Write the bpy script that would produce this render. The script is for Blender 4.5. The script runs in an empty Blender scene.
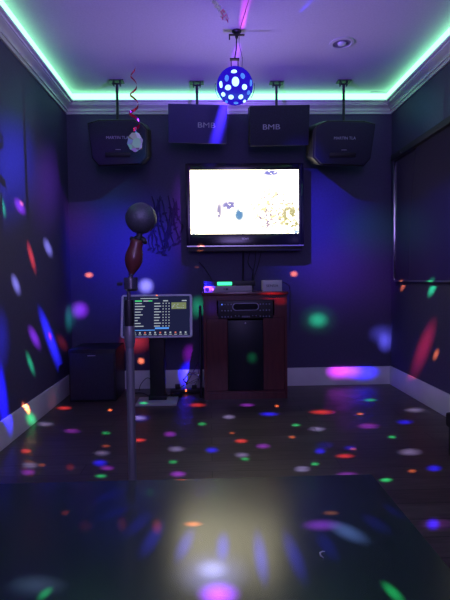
import bpy, bmesh, math, random
from mathutils import Vector, Matrix, Euler
random.seed(7)
SC = bpy.context.scene
COL = SC.collection
PI = math.pi

# ---------------------------------------------------------------- camera
H = 0.952; F = 480.0; YAW = 1.80; PITCH = -2.53; ROLL = -0.69
cam = bpy.data.cameras.new('camera'); cam.lens = F/600*36; cam.sensor_width = 36; cam.sensor_fit = 'AUTO'
cam.clip_start = 0.02
CAM = bpy.data.objects.new('camera', cam); COL.objects.link(CAM)
CAM.location = (0, 0, H)
def axes():
    a, p, r = math.radians(YAW), math.radians(PITCH), math.radians(ROLL)
    fw = Vector((math.sin(a)*math.cos(p), math.cos(a)*math.cos(p), math.sin(p))); rt = Vector((math.cos(a), -math.sin(a), 0)); up = rt.cross(fw)
    return fw, rt*math.cos(r) + up*math.sin(r), up*math.cos(r) - rt*math.sin(r)
FW, RT, UP = axes()
CAM.rotation_euler = Matrix((RT, UP, -FW)).transposed().to_euler()
SC.camera = CAM
SC.view_settings.view_transform = 'Standard'; SC.view_settings.look = 'None'
SC.view_settings.gamma = 1; SC.view_settings.use_curve_mapping = False
SC.view_settings.exposure = 0.0
# ---------------------------------------------------------------- world
W = bpy.data.worlds.new('world'); SC.world = W; W.use_nodes = True
W.node_tree.nodes['Background'].inputs[0].default_value = (0.012, 0.008, 0.03, 1)
W.node_tree.nodes['Background'].inputs[1].default_value = 0.2

# room sizes
XL, XR, YB, YF, ZC = -1.203, 1.604, 4.2, -1.7, 2.531
TX, TY, TZ = 0.447, 1.31, 0.40          # table far right corner
BALL = Vector((0.178, 3.13, 2.186))

def area(name, loc, rot, size, power, color, sy=None):
    l = bpy.data.lights.new(name, 'AREA'); l.energy = power; l.color = color; l.size = size
    if sy: l.shape = 'RECTANGLE'; l.size_y = sy
    o = bpy.data.objects.new(name, l); COL.objects.link(o); o.location = loc; o.rotation_euler = rot
    return o
# added violet fill lamps, unseen behind the camera, for the ambient glow
area('added_rear_wash', (0.2, -1.2, 1.5), (math.radians(150), 0, 0), 1.0, 34, (0.42, 0.28, 1.0))
area('added_rear_fill', (0.2, -1.3, 2.3), (math.radians(75), 0, 0), 1.2, 22, (0.50, 0.38, 1.0))

def ray(px, py):
    return FW + RT*((px-225)/F) + UP*((300-py)/F)
EYE = Vector((0, 0, H))
def aty(px, py, Y): r = ray(px, py); return EYE + r*(Y/r.y)
def surf(px, py):
    """first room surface seen in that direction: point and normal"""
    r = ray(px, py); best = None
    for ax, v, n in ((0, XL, (1,0,0)), (0, XR, (-1,0,0)), (1, YB, (0,-1,0)), (2, 0, (0,0,1)), (2, ZC, (0,0,-1))):
        if abs(r[ax]) < 1e-6: continue
        t = (v-EYE[ax])/r[ax]
        if t > 0 and (best is None or t < best[0]): best = (t, Vector(n))
    t = (TZ-H)/r.z if r.z < 0 else -1
    if t > 0:
        p = EYE + r*t
        if p.x < TX and p.y < TY: best = (t, Vector((0,0,1)))
    return EYE + r*best[0], best[1]

R_=(1,.06,.05); O_=(1,.22,.06); G_=(.03,.9,.25); B_=(.015,.01,1.); W_=(.45,.45,1.); V_=(.4,.05,.9); M_=(.75,.02,.9)
# soft spots: (x, y, half width, half height, colour, strength [, depth of the thing it falls on])
DOTS = [
 (80,310,8,8,V_,.75),(69,318,4,12,(.02,.3,.18),.5),(89,275,4,2.6,O_,1.7),(197,264,3.6,2.8,O_,1.6),(294,274,3.6,2.8,O_,1.6),(146,286,7,7,W_,1.1),
 (198,307,8,10,G_,.32),(318,320,9,7,G_,.55),(318,319,16,13,G_,.07),(385,342,7,9,(.2,.2,1.),.50),(382,334,12,9,(.2,.2,1.),.22),
 (338,374,10,8,(.5,.02,.8),.24),(350,374,12,8,V_,.22),(364,375,14,8,B_,.40),(136,340,13,11,R_,.45),(141,361,3.2,3,O_,2.),
 (192,376,11,14,B_,2.2),(190,354,7,9,M_,.22),
 (252,357,5,5.5,G_,.40,3.74),(212,308,7,8,B_,.30,3.745),(272,293,11,2.0,R_,.5,3.73),(280,301,7,4,R_,.16,3.745),(209,282,5,4,V_,1.0,3.75),(143,405,5,1.5,G_,.2),
 # floor
 (64,408,8,2.0,R_,1.),(110,410,2.4,1.6,O_,2.),(45,424,9,2.6,W_,.5),(72,431,9,2.6,V_,.7),(106,433,5,1.8,G_,.9),(106,446,5,1.6,O_,.5),(26,451,6,2.4,R_,1.1),
 (102,453,9,2.8,W_,.5),(100,463,8,3.6,B_,1.5),(107,468,8,2.8,V_,.6),(101,476,6.5,2.2,G_,.8),(30,465,9,3.2,W_,.45),(42,465,4,1.6,O_,.5),(28,472,8,3.6,V_,.5),(70,467,5,4,R_,.12),
 (139,418,8,2.6,W_,.9),(139,418,12,4,B_,.5),(139,440,7,2.2,R_,1.1),(170,434,7,3.,V_,.9),(173,462,5,2.,G_,.7),(176,449,9,3.,W_,.6),(212,450,7,3.,B_,1.8),
 (178,474,9,3.2,V_,.9),(181,479,7,1.8,R_,.6),(197,405,9,2.,R_,1.),(202,424,5,1.8,G_,1.),
 (247,405,8,1.8,V_,.8),(277,406,2.4,1.3,O_,2.),(229,417,7,2.4,W_,.6),(269,414,10,2.2,B_,1.7),(322,412,13,2.6,R_,1.0),(370,400,7,1.6,G_,1.0),(415,410,11,2.8,W_,.4),
 (296,425,5,1.5,G_,1.),(317,429,9,2.6,W_,.6),(360,414,4,1.3,O_,1.2),(368,426,12,3.,V_,.7),(405,422,9,2.4,B_,1.6),(392,437,4.5,1.6,G_,1.),
 (241,441,7,2.2,R_,1.1),(263,446,8,2.8,V_,.9),(292,437,4,1.5,O_,.8),(232,433,3.5,1.3,O_,.6),(242,455,8,2.8,W_,.6),(245,459,5,1.8,G_,.8),(320,451,6,3.2,B_,1.7),(325,445,10,4,B_,.25),
 (350,448,7,2.4,B_,.9),(353,449,4,1.5,O_,.9),(345,456,10,2.4,R_,1.1),(315,464,5,1.8,G_,1.),(302,469,9,3.2,W_,.65),(410,452,13,3.6,W_,.6),
 (412,471,5,2.,O_,.7),(434,468,8,3.4,B_,1.8),(386,480,7,2.4,G_,1.),(347,474,12,2.4,V_,.5),(433,524,7.5,6,B_,1.8),(436,524,15,6,V_,.15),
 # table
 (67,513,7,2.6,R_,.40),(193,524,10,2.8,O_,.55),(212,568,15,9,W_,.08),(212,569,34,20,(.2,.2,.6),.08),(219,593,18,11,(.3,.03,.9),.14),(36,585,26,10,W_,.20),(157,526,6,8,R_,.14),(85,526,8,6,R_,.06),(122,524,6,8,R_,.07),
 (322,525,17,5.5,V_,.7),(331,513,9,2.4,O_,.45),(150,492,5,5,G_,.05),
 # broad soft patches
 (122,255,58,52,(.03,.02,.9),.22),(105,205,40,40,(.02,.12,.25),.07),(75,225,28,28,(.3,.03,.25),.06),(150,240,40,50,(.05,.02,.8),.08),
 (320,222,42,58,(.05,.03,.9),.22),(305,260,45,40,(.05,.04,.7),.08),(12,165,26,48,(.03,.04,.9),.30),(48,185,16,40,(.2,.02,.6),.16),(20,105,26,30,(.02,.25,.15),.08),
 (182,215,12,40,(.25,.03,.6),.14),(366,232,34,26,(.02,.18,.14),.10),(350,275,60,40,(.2,.03,.45),.09),(412,232,26,28,(.02,.14,.14),.12),(0,340,9,30,(.03,.03,.8),.25),
 (430,110,26,24,(.03,.3,.2),.08),
]
# slanting spots: (x0, y0, x1, y1, half width, colour, strength)
STREAKS = [
 (0,196,5,216,2.4,G_,.6),(16,199,24,214,4,V_,.75),(20,201,23,206,1.6,O_,1.0),(28,243,35,271,2.3,R_,.75),(45,239,51,256,3.3,W_,.6),(13,275,19,294,3.4,W_,.6),
 (30,327,39,348,3.8,V_,.6),(27,353,34,374,2.4,G_,.55),(41,312,61,370,4.2,(.03,.03,1.),1.25),(49,332,51,340,1.5,M_,1.),(58,335,66,350,4,R_,.10),(-2,362,6,428,5,B_,1.3),(23,403,26,417,2.2,O_,1.6),(26,417,31,430,5,G_,.12),
 (405,282,401,291,2,O_,.7),(436,281,429,296,3.2,G_,1.0),(433,322,414,374,6.5,(.9,.03,.1),.34),(438,349,434,360,2.4,O_,.8),
 (38,599,52,588,4,G_,.55),(383,583,404,603,5,G_,.8),(330,524,366,540,7,(.25,.3,1.),.55),
 (257,530,264,576,7,B_,.17),(284,530,303,576,7.5,B_,.17),(163,522,142,554,7,B_,.13),(193,528,178,558,7,B_,.14),(152,512,124,536,6,B_,.1),
 (318,532,336,558,7,B_,.13),(362,515,390,532,6,B_,.14),(382,504,404,518,3.5,B_,.14),(224,532,222,558,7,B_,.14),(125,490,90,502,4,B_,.10),(135,505,95,520,4,B_,.07),
 (251,-30,240,42,4.6,M_,.75),(241,36,226,94,5.2,(.3,.02,1.),.6),(223,104,204,178,8,(.10,.05,1.),.35),(314,-2,299,13,1.6,B_,.9),
]
def mathn(nt, op, a, b=None):
    n = nt.nodes.new('ShaderNodeMath'); n.operation = op
    for i, v in enumerate((a, b)):
        if v is None: continue
        if isinstance(v, (int, float)): n.inputs[i].default_value = v
        else: nt.links.new(v, n.inputs[i])
    return n.outputs[0]
def vdot(nt, v, c):
    n = nt.nodes.new('ShaderNodeVectorMath'); n.operation = 'DOT_PRODUCT'
    nt.links.new(v, n.inputs[0]); n.inputs[1].default_value = c
    return n.outputs['Value']
def maprange(nt, v, a, b, c, d, smooth=True):
    n = nt.nodes.new('ShaderNodeMapRange'); n.interpolation_type = 'SMOOTHSTEP' if smooth else 'LINEAR'
    nt.links.new(v, n.inputs[0])
    for i, x in enumerate((a, b, c, d)): n.inputs[i+1].default_value = x
    return n.outputs[0]

GOBO_GAIN = 1.0; WALL_K = .9; FLOOR_K = .95; TABLE_K = 1.0; CEIL_K = .16; CEIL_GLOW = .013
SHELL_PASS = 0.12                    # how much light the translucent ball lets out
def disco_lamp():
    l = bpy.data.lights.new('disco_ball_lamp', 'POINT'); l.energy = 4*PI*PI*1.0; l.shadow_soft_size = 0.0; l.color = (1,1,1)
    l.use_nodes = True
    nt = l.node_tree; nt.nodes.clear()
    out = nt.nodes.new('ShaderNodeOutputLight'); em = nt.nodes.new('ShaderNodeEmission'); nt.links.new(em.outputs[0], out.inputs[0])
    tc = nt.nodes.new('ShaderNodeTexCoord')
    neg = nt.nodes.new('ShaderNodeVectorMath'); neg.operation = 'SCALE'; neg.inputs['Scale'].default_value = 1.0
    nt.links.new(tc.outputs['Normal'], neg.inputs[0]); N = neg.outputs[0]
    N0 = N; acc = None
    def chain():
        # each pattern is evaluated after the one before it, which keeps the node stack small
        if acc is None: return N0
        n = nt.nodes.new('ShaderNodeVectorMath'); n.operation = 'MULTIPLY_ADD'
        nt.links.new(acc, n.inputs[0]); n.inputs[1].default_value = (1e-9,)*3; nt.links.new(N0, n.inputs[2])
        return n.outputs[0]
    def add(mask, col, k):
        nonlocal acc
        m = nt.nodes.new('ShaderNodeVectorMath'); m.operation = 'MULTIPLY_ADD'
        m.inputs[0].default_value = tuple(c*k for c in col); 
        cx = nt.nodes.new('ShaderNodeCombineXYZ')
        for i in range(3): nt.links.new(mask, cx.inputs[i])
        nt.links.new(cx.outputs[0], m.inputs[1])
        if acc is None: m.inputs[2].default_value = (0,0,0)
        else: nt.links.new(acc, m.inputs[2])
        acc = m.outputs[0]
    def pattern(x, y, ux, uy, vx, vy, c, k, depth=None, power=1, inner=.08):
        """a soft elliptical spot of light with the two given half axes, aimed from the ball at the place"""
        def hit(a, b):
            if depth: return aty(a, b, depth)
            r = ray(a, b); return EYE + r*((P0-EYE).dot(n)/r.dot(n))
        P0, n = surf(x, y)
        if depth: P0, n = aty(x, y, depth), Vector((0,-1,0))
        v0 = P0-BALL; d = v0.normalized(); g = v0.length_squared/max(.3, abs(d.dot(n)))
        U = ((hit(x+ux, y+uy)-BALL).normalized()-(hit(x-ux, y-uy)-BALL).normalized())/2
        V = ((hit(x+vx, y+vy)-BALL).normalized()-(hit(x-vx, y-vy)-BALL).normalized())/2
        m = U.cross(V); Us = V.cross(m)/U.dot(V.cross(m)); Vs = m.cross(U)/V.dot(m.cross(U))
        w = nt.nodes.new('ShaderNodeVectorMath'); w.operation = 'SUBTRACT'; nt.links.new(chain(), w.inputs[0]); w.inputs[1].default_value = d
        cx = nt.nodes.new('ShaderNodeCombineXYZ')
        if power > 1:
            a4 = mathn(nt, 'ABSOLUTE', vdot(nt, w.outputs[0], Us)); nt.links.new(mathn(nt, 'POWER', a4, power), cx.inputs[0])
        else: nt.links.new(vdot(nt, w.outputs[0], Us), cx.inputs[0])
        nt.links.new(vdot(nt, w.outputs[0], Vs), cx.inputs[1]); nt.links.new(vdot(nt, w.outputs[0], d*3), cx.inputs[2])
        l = nt.nodes.new('ShaderNodeVectorMath'); l.operation = 'LENGTH'; nt.links.new(cx.outputs[0], l.inputs[0])
        kk = WALL_K if n.z < .5 else (TABLE_K if P0.z > .1 else FLOOR_K)
        if n.z < -.5: kk = CEIL_K
        add(maprange(nt, l.outputs['Value'], 1.45, inner, 0, 1), c, k*g*kk)
    for q in DOTS:
        x, y, rx, ry, c, k = q[:6]
        if y > 398 and rx < 14: rx *= .85; ry *= .9
        pattern(x, y, rx, 0, 0, ry, c, k, q[6] if len(q) > 6 else None, inner=.0)
    for x0, y0, x1, y1, w, c, k in STREAKS:
        ux, uy = (x1-x0)/2, (y1-y0)/2; L = math.hypot(ux, uy)
        pattern((x0+x1)/2, (y0+y1)/2, ux, uy, -uy/L*w, ux/L*w, c, k, power=3 if y1 < 180 and x0 > 200 else 1)
    # violet glow sent up to the ceiling and a faint blue spill all round
    up = (Vector((0.3, 2.3, ZC)) - BALL).normalized()
    nz = vdot(nt, chain(), (0,0,1)); zc = mathn(nt, 'MAXIMUM', nz, .25); inv = mathn(nt, 'DIVIDE', 1.0, mathn(nt, 'POWER', zc, 2.2))
    add(mathn(nt, 'MULTIPLY', inv, maprange(nt, nz, .12, .35, 0, 1)), (.20, .09, .78), CEIL_GLOW)
    sc = nt.nodes.new('ShaderNodeVectorMath'); sc.operation = 'SCALE'; sc.inputs['Scale'].default_value = GOBO_GAIN*9/SHELL_PASS
    nt.links.new(acc, sc.inputs[0]); nt.links.new(sc.outputs[0], em.inputs['Color']); em.inputs['Strength'].default_value = 1.0
    o = bpy.data.objects.new('disco_ball_lamp', l); COL.objects.link(o); o.location = BALL
    return o
disco_lamp()

# ---------------------------------------------------------------- materials
def mat(name, col, rough=.5, metal=0, emis=None, es=0, spec=None, coat=0):
    m = bpy.data.materials.new(name); m.use_nodes = True
    b = m.node_tree.nodes['Principled BSDF']
    b.inputs['Base Color'].default_value = (*col, 1); b.inputs['Roughness'].default_value = rough; b.inputs['Metallic'].default_value = metal
    if spec is not None: b.inputs['Specular IOR Level'].default_value = spec
    if coat: b.inputs['Coat Weight'].default_value = coat
    if emis: b.inputs['Emission Color'].default_value = (*emis, 1); b.inputs['Emission Strength'].default_value = es
    return m
def grain(m, scale, amount, cola, colb, stretch=(1,1,1), bump=0, detail=4):
    nt = m.node_tree; b = nt.nodes['Principled BSDF']
    tc = nt.nodes.new('ShaderNodeTexCoord'); mp = nt.nodes.new('ShaderNodeMapping'); mp.inputs['Scale'].default_value = stretch
    nz = nt.nodes.new('ShaderNodeTexNoise'); nz.inputs['Scale'].default_value = scale; nz.inputs['Detail'].default_value = detail
    rp = nt.nodes.new('ShaderNodeValToRGB'); rp.color_ramp.elements[0].position = .5-amount; rp.color_ramp.elements[1].position = .5+amount
    rp.color_ramp.elements[0].color = (*cola, 1); rp.color_ramp.elements[1].color = (*colb, 1)
    nt.links.new(tc.outputs['Object'], mp.inputs[0]); nt.links.new(mp.outputs[0], nz.inputs[0]); nt.links.new(nz.outputs[0], rp.inputs[0]); nt.links.new(rp.outputs[0], b.inputs['Base Color'])
    if bump:
        bp = nt.nodes.new('ShaderNodeBump'); bp.inputs['Strength'].default_value = bump; bp.inputs['Distance'].default_value = .002
        nt.links.new(nz.outputs[0], bp.inputs['Height']); nt.links.new(bp.outputs[0], b.inputs['Normal'])
    return m
MW = grain(mat('wall_paint', (.1,.09,.16), .75), 60, .2, (.075,.065,.14), (.09,.078,.165), bump=.15)
MCEIL = grain(mat('ceiling_paint', (.6,.6,.6), .85), 90, .2, (.60,.60,.62), (.66,.66,.68), bump=.1)
MTRIM = grain(mat('trim_paint', (.6,.6,.6), .4), 8, .2, (.78,.78,.78), (.84,.84,.84))
def plank_mat():
    m = mat('dark_wood_planks', (.03,.02,.02), .38); nt = m.node_tree; b = nt.nodes['Principled BSDF']
    tc = nt.nodes.new('ShaderNodeTexCoord'); mp = nt.nodes.new('ShaderNodeMapping')
    br = nt.nodes.new('ShaderNodeTexBrick'); br.inputs['Scale'].default_value = 1; br.inputs['Brick Width'].default_value = 1.3; br.inputs['Row Height'].default_value = .13
    br.inputs['Mortar Size'].default_value = .0025; br.inputs['Color1'].default_value = (.085,.06,.06,1); br.inputs['Color2'].default_value = (.13,.10,.095,1); br.inputs['Mortar'].default_value = (.01,.008,.008,1)
    nz = nt.nodes.new('ShaderNodeTexNoise'); nz.inputs['Scale'].default_value = 6; nz.inputs['Detail'].default_value = 6
    m2 = nt.nodes.new('ShaderNodeMapping'); m2.inputs['Scale'].default_value = (1, 9, 1)
    mx = nt.nodes.new('ShaderNodeMix'); mx.data_type = 'RGBA'; mx.blend_type = 'MULTIPLY'; mx.inputs[0].default_value = .8
    rp = nt.nodes.new('ShaderNodeValToRGB'); rp.color_ramp.elements[0].position = .3; rp.color_ramp.elements[0].color = (.35,.35,.35,1); rp.color_ramp.elements[1].position = .7
    nt.links.new(tc.outputs['Object'], mp.inputs[0]); nt.links.new(mp.outputs[0], br.inputs[0]); nt.links.new(tc.outputs['Object'], m2.inputs[0]); nt.links.new(m2.outputs[0], nz.inputs[0])
    nt.links.new(nz.outputs[0], rp.inputs[0]); nt.links.new(br.outputs[0], mx.inputs[6]); nt.links.new(rp.outputs[0], mx.inputs[7]); nt.links.new(mx.outputs[2], b.inputs['Base Color'])
    bp = nt.nodes.new('ShaderNodeBump'); bp.inputs['Strength'].default_value = .2; bp.inputs['Distance'].default_value = .002
    nt.links.new(nz.outputs[0], bp.inputs['Height']); nt.links.new(bp.outputs[0], b.inputs['Normal'])
    return m
MFLOOR = plank_mat()
MBLK = grain(mat('black_vinyl', (.012,.012,.014), .5), 150, .2, (.007,.007,.010), (.013,.012,.018), bump=.3)
MGRILL = grain(mat('speaker_grille', (.02,.02,.024), .7), 300, .1, (.018,.018,.04), (.034,.034,.07), bump=.5)  # bluish haze tint mixed into the dark grille colour
MGRILLP = grain(mat('haze_tinted_speaker_front', (.1,.08,.2), .6), 80, .2, (.06,.04,.20), (.07,.05,.23), bump=.1)  # violet cast of the haze put into the front's colour
MGLOSSB = mat('glossy_black_plastic', (.01,.01,.013), .18)
MDARK = mat('dark_plastic', (.02,.02,.024), .45)
MSILV = mat('silver_plastic', (.45,.45,.48), .3, .6)
MCHR = mat('chrome', (.7,.7,.72), .18, 1)
MPOLE = mat('brushed_steel', (.33,.33,.36), .42, .6)
MWHITE = mat('white_plastic', (.6,.6,.62), .45)
MCHERRY = grain(mat('cherry_wood_veneer', (.2,.04,.03), .3, coat=.3), 5, .25, (.07,.016,.018), (.14,.032,.03), (9,9,1))
MTABLE = grain(mat('dark_lacquered_table_top', (.03,.045,.045), .3), 3, .3, (.014,.032,.024), (.020,.042,.032), (1,12,1))
MTABLE.node_tree.nodes['Principled BSDF'].inputs['Roughness'].default_value = .25; MTABLE.node_tree.nodes['Principled BSDF'].inputs['Specular IOR Level'].default_value = .85
MLETTER = mat('pale_lettering', (.55,.55,.65), .4, emis=(.6,.6,.9), es=0)
MBROWN = grain(mat('red_brown_wood', (.12,.03,.03), .35, coat=.3), 6, .25, (.09,.02,.02), (.17,.04,.04), (5,5,1))
MMIRR = mat('smoked_mirror_glass', (.055,.045,.09), .14, 0, spec=.7)
MRED = mat('red_metal_foil', (.75,.04,.12), .25, .8)
MFOIL = mat('holographic_foil', (.55,.55,.6), .3, .7)
nt = MFOIL.node_tree; tc = nt.nodes.new('ShaderNodeTexCoord'); vo = nt.nodes.new('ShaderNodeTexVoronoi'); vo.inputs['Scale'].default_value = 28
rp = nt.nodes.new('ShaderNodeHueSaturation'); rp.inputs['Saturation'].default_value = .55; rp.inputs['Color'].default_value = (1,0,0,1)
nt.links.new(tc.outputs['Object'], vo.inputs[0]); nt.links.new(vo.outputs['Color'], rp.inputs['Color']); nt.links.new(rp.outputs[0], nt.nodes['Principled BSDF'].inputs['Base Color'])
def emit(name, col, s):
    m = bpy.data.materials.new(name); m.use_nodes = True; nt = m.node_tree; nt.nodes.clear()
    o = nt.nodes.new('ShaderNodeOutputMaterial'); e = nt.nodes.new('ShaderNodeEmission'); e.inputs[0].default_value = (*col, 1); e.inputs[1].default_value = s
    nt.links.new(e.outputs[0], o.inputs[0]); return m
MSTRIP = emit('green_led', (.28, 1.0, .50), 2.9)
MGLED = emit('green_display_light', (.05, 1, .35), 2.2)
MPLED = emit('purple_indicator', (.8, .15, 1), 3)
MRLED = emit('red_indicator', (1, .15, .03), 3)
MBLED = emit('blue_indicator', (.1, .2, 1), 1.2)
MTXT = emit('screen_text', (.75, .85, 1), .5)
MTXTB = emit('screen_text_blue', (.1, .35, 1), .9)
MTXTG = emit('screen_text_green', (.1, .9, .3), .7)
MTXTY = emit('screen_picture', (.5, .6, .3), .35)
MTXTR = emit('screen_icon_red', (1, .25, .2), .6)
MSCRN = emit('kiosk_screen_glow', (.012, .014, .05), 1.0)

def tv_mat():
    m = bpy.data.materials.new('bright_tv_picture'); m.use_nodes = True; nt = m.node_tree; nt.nodes.clear()
    o = nt.nodes.new('ShaderNodeOutputMaterial'); e = nt.nodes.new('ShaderNodeEmission'); nt.links.new(e.outputs[0], o.inputs[0])
    tc = nt.nodes.new('ShaderNodeTexCoord')
    def blob(cx, cz, rx, rz):
        s = nt.nodes.new('ShaderNodeVectorMath'); s.operation = 'SUBTRACT'; s.inputs[1].default_value = (cx, 0, cz); nt.links.new(tc.outputs['Object'], s.inputs[0])
        q = nt.nodes.new('ShaderNodeVectorMath'); q.operation = 'MULTIPLY'; q.inputs[1].default_value = (1/rx, 0, 1/rz); nt.links.new(s.outputs[0], q.inputs[0])
        l = nt.nodes.new('ShaderNodeVectorMath'); l.operation = 'LENGTH'; nt.links.new(q.outputs[0], l.inputs[0])
        return maprange(nt, l.outputs['Value'], 1.0, .3, 0, 1)
    def noise(sc, off, st=(1,1,1)):
        mp = nt.nodes.new('ShaderNodeMapping'); mp.inputs['Location'].default_value = off; mp.inputs['Scale'].default_value = st; nt.links.new(tc.outputs['Object'], mp.inputs[0])
        n = nt.nodes.new('ShaderNodeTexNoise'); n.inputs['Scale'].default_value = sc; n.inputs['Detail'].default_value = 5; nt.links.new(mp.outputs[0], n.inputs[0]); return n.outputs[0]
    cur = None
    base = nt.nodes.new('ShaderNodeRGB'); base.outputs[0].default_value = (3.2, 2.95, 2.0, 1); cur = base.outputs[0]
    def mixin(fac, col):
        nonlocal cur
        x = nt.nodes.new('ShaderNodeMix'); x.data_type = 'RGBA'; nt.links.new(fac, x.inputs[0]); nt.links.new(cur, x.inputs[6]); x.inputs[7].default_value = (*col, 1); cur = x.outputs[2]
    n1 = noise(34, (1,2,3)); n2 = noise(22, (4,1,7)); n3 = noise(50, (9,2,1))
    T = lambda n, a, b: maprange(nt, n, a, b, 0, 1)
    ML = lambda a, b: mathn(nt, 'MULTIPLY', a, b)
    wide = blob(.24, -.03, .36, .32)
    mixin(ML(wide, T(n1, .50, .58)), (.75,.66,.36))
    mixin(ML(wide, T(n3, .55, .62)), (.40,.30,.34))
    mixin(ML(blob(.40,-.12,.14,.18), T(n1, .46, .54)), (.36,.33,.16))
    mixin(ML(blob(.17,-.12,.10,.12), T(n3, .50, .56)), (.30,.22,.36))
    mixin(ML(blob(-.13,.00,.13,.07), T(n2, .40, .46)), (.22,.20,.45))
    mixin(ML(blob(-.22,-.05,.035,.12), T(n2, .40, .48)), (.30,.26,.42))
    mixin(ML(blob(-.05,-.08,.07,.09), T(n2, .40, .46)), (.10,.22,.40))
    mixin(ML(blob(-.04,-.28,.14,.06), T(n3, .44, .50)), (.2,.2,.65))
    mixin(ML(blob(.22,.27,.13,.04), T(n3, .36, .44)), (.18,.18,.5))
    mixin(ML(blob(-.46,-.25,.09,.07), T(n3, .44, .5)), (.3,.4,.65))
    mixin(ML(blob(.46,-.25,.12,.07), T(n3, .44, .5)), (.2,.35,.6))
    nt.links.new(cur, e.inputs[0]); e.inputs[1].default_value = 1.5
    return m
MTV = tv_mat()
def shell_mat(name, col, s, tr):
    m = bpy.data.materials.new(name); m.use_nodes = True; nt = m.node_tree; nt.nodes.clear()
    o = nt.nodes.new('ShaderNodeOutputMaterial'); e = nt.nodes.new('ShaderNodeEmission'); e.inputs[0].default_value = (*col, 1); e.inputs[1].default_value = s/(1-tr)
    t = nt.nodes.new('ShaderNodeBsdfTransparent')
    x = nt.nodes.new('ShaderNodeMixShader'); x.inputs[0].default_value = tr
    nt.links.new(e.outputs[0], x.inputs[1]); nt.links.new(t.outputs[0], x.inputs[2]); nt.links.new(x.outputs[0], o.inputs[0])
    return m
MSHELL = shell_mat('glowing_blue_plastic', (.016,.004,.50), 1.0, SHELL_PASS)
MLENS = shell_mat('glowing_lens', (.30,.55,1.0), 2.6, .9)
MLENSD = shell_mat('dim_glowing_lens', (.08,.30,.8), .8, .9)

# ---------------------------------------------------------------- mesh helpers
def box(bm, x0, x1, y0, y1, z0, z1, bev=0, M=None):
    vs = [bm.verts.new((x, y, z)) for x in (x0, x1) for y in (y0, y1) for z in (z0, z1)]
    if M is not None:
        for v in vs: v.co = M @ v.co
    f = [(0,1,3,2),(4,6,7,5),(0,4,5,1),(2,3,7,6),(0,2,6,4),(1,5,7,3)]
    fs = [bm.faces.new([vs[i] for i in q]) for q in f]
    if bev:
        es = list({e for q in fs for e in q.edges})
        bmesh.ops.bevel(bm, geom=es, offset=bev, segments=2, affect='EDGES', profile=.6)
def tube(bm, pts, r, n=10, caps=True):
    pts = [Vector(p) for p in pts]; rings = []
    rr = r if isinstance(r, (list, tuple)) else [r]*len(pts)
    up = Vector((0.13, .29, .94)).normalized(); prev = None
    for i, p in enumerate(pts):
        d = (pts[min(i+1, len(pts)-1)] - pts[max(i-1, 0)]).normalized()
        if prev is None:
            u = d.cross(up if abs(d.dot(up)) < .95 else Vector((1,0,0))).normalized()
        else: u = (prev - d*prev.dot(d)).normalized()
        prev = u; v = d.cross(u)
        rings.append([bm.verts.new(p + (u*math.cos(2*PI*k/n) + v*math.sin(2*PI*k/n))*rr[i]) for k in range(n)])
    for a, b in zip(rings, rings[1:]):
        for k in range(n): bm.faces.new((a[k], a[(k+1)%n], b[(k+1)%n], b[k]))
    if caps: bm.faces.new(rings[0][::-1]); bm.faces.new(rings[-1])
def lathe(bm, prof, n=32, M=Matrix()):
    """prof: (r, z) pairs about local Z"""
    rings = []
    for r, z in prof:
        if r < 1e-5: rings.append([bm.verts.new(M @ Vector((0,0,z)))])
        else: rings.append([bm.verts.new(M @ Vector((r*math.cos(2*PI*k/n), r*math.sin(2*PI*k/n), z))) for k in range(n)])
    for a, b in zip(rings, rings[1:]):
        for k in range(n):
            j = (k+1) % n
            if len(a) == 1 and len(b) == 1: continue
            if len(a) == 1: bm.faces.new((a[0], b[k], b[j]))
            elif len(b) == 1: bm.faces.new((a[k], a[j], b[0]))
            else: bm.faces.new((a[k], a[j], b[j], b[k]))
def prism(bm, poly, z0, z1, M=Matrix(), bev=0):
    """poly in local XY extruded along local Z"""
    lo = [bm.verts.new(M @ Vector((x, y, z0))) for x, y in poly]; hi = [bm.verts.new(M @ Vector((x, y, z1))) for x, y in poly]
    n = len(poly); fs = [bm.faces.new(lo[::-1]), bm.faces.new(hi)]
    for k in range(n): fs.append(bm.faces.new((lo[k], lo[(k+1)%n], hi[(k+1)%n], hi[k])))
    if bev: bmesh.ops.bevel(bm, geom=list({e for q in fs for e in q.edges}), offset=bev, segments=2, affect='EDGES', profile=.6)
def smooth_by_angle(me, ang=35):
    bm = bmesh.new(); bm.from_mesh(me)
    bmesh.ops.recalc_face_normals(bm, faces=bm.faces)
    for f in bm.faces: f.smooth = True
    for e in bm.edges:
        e.smooth = not (len(e.link_faces) != 2 or e.calc_face_angle(0) > math.radians(ang))
    bm.to_mesh(me); bm.free()
def obj(name, bm, m, parent=None, loc=None, rot=None):
    me = bpy.data.meshes.new(name); bm.to_mesh(me); bm.free(); smooth_by_angle(me)
    me.materials.append(m)
    o = bpy.data.objects.new(name, me); COL.objects.link(o)
    if parent: o.parent = parent
    if loc: o.location = loc
    if rot: o.rotation_euler = rot
    return o
def part(name, m, parent, fn, label=None):
    bm = bmesh.new(); fn(bm); o = obj(name, bm, m, parent)
    if label: o['label'] = label
    return o
def thing(name, label, cat, loc=(0,0,0), rot=(0,0,0), group=None):
    o = bpy.data.objects.new(name, None); COL.objects.link(o); o.location = loc; o.rotation_euler = rot
    o.empty_display_size = .05
    o['label'] = label; o['category'] = cat
    if group: o['group'] = group
    return o
def tag(o, label, cat, group=None):
    o['label'] = label; o['category'] = cat
    if group: o['group'] = group
    return o
def struct(name, m, fn):
    o = part(name, m, None, fn); o['kind'] = 'structure'; return o
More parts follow.
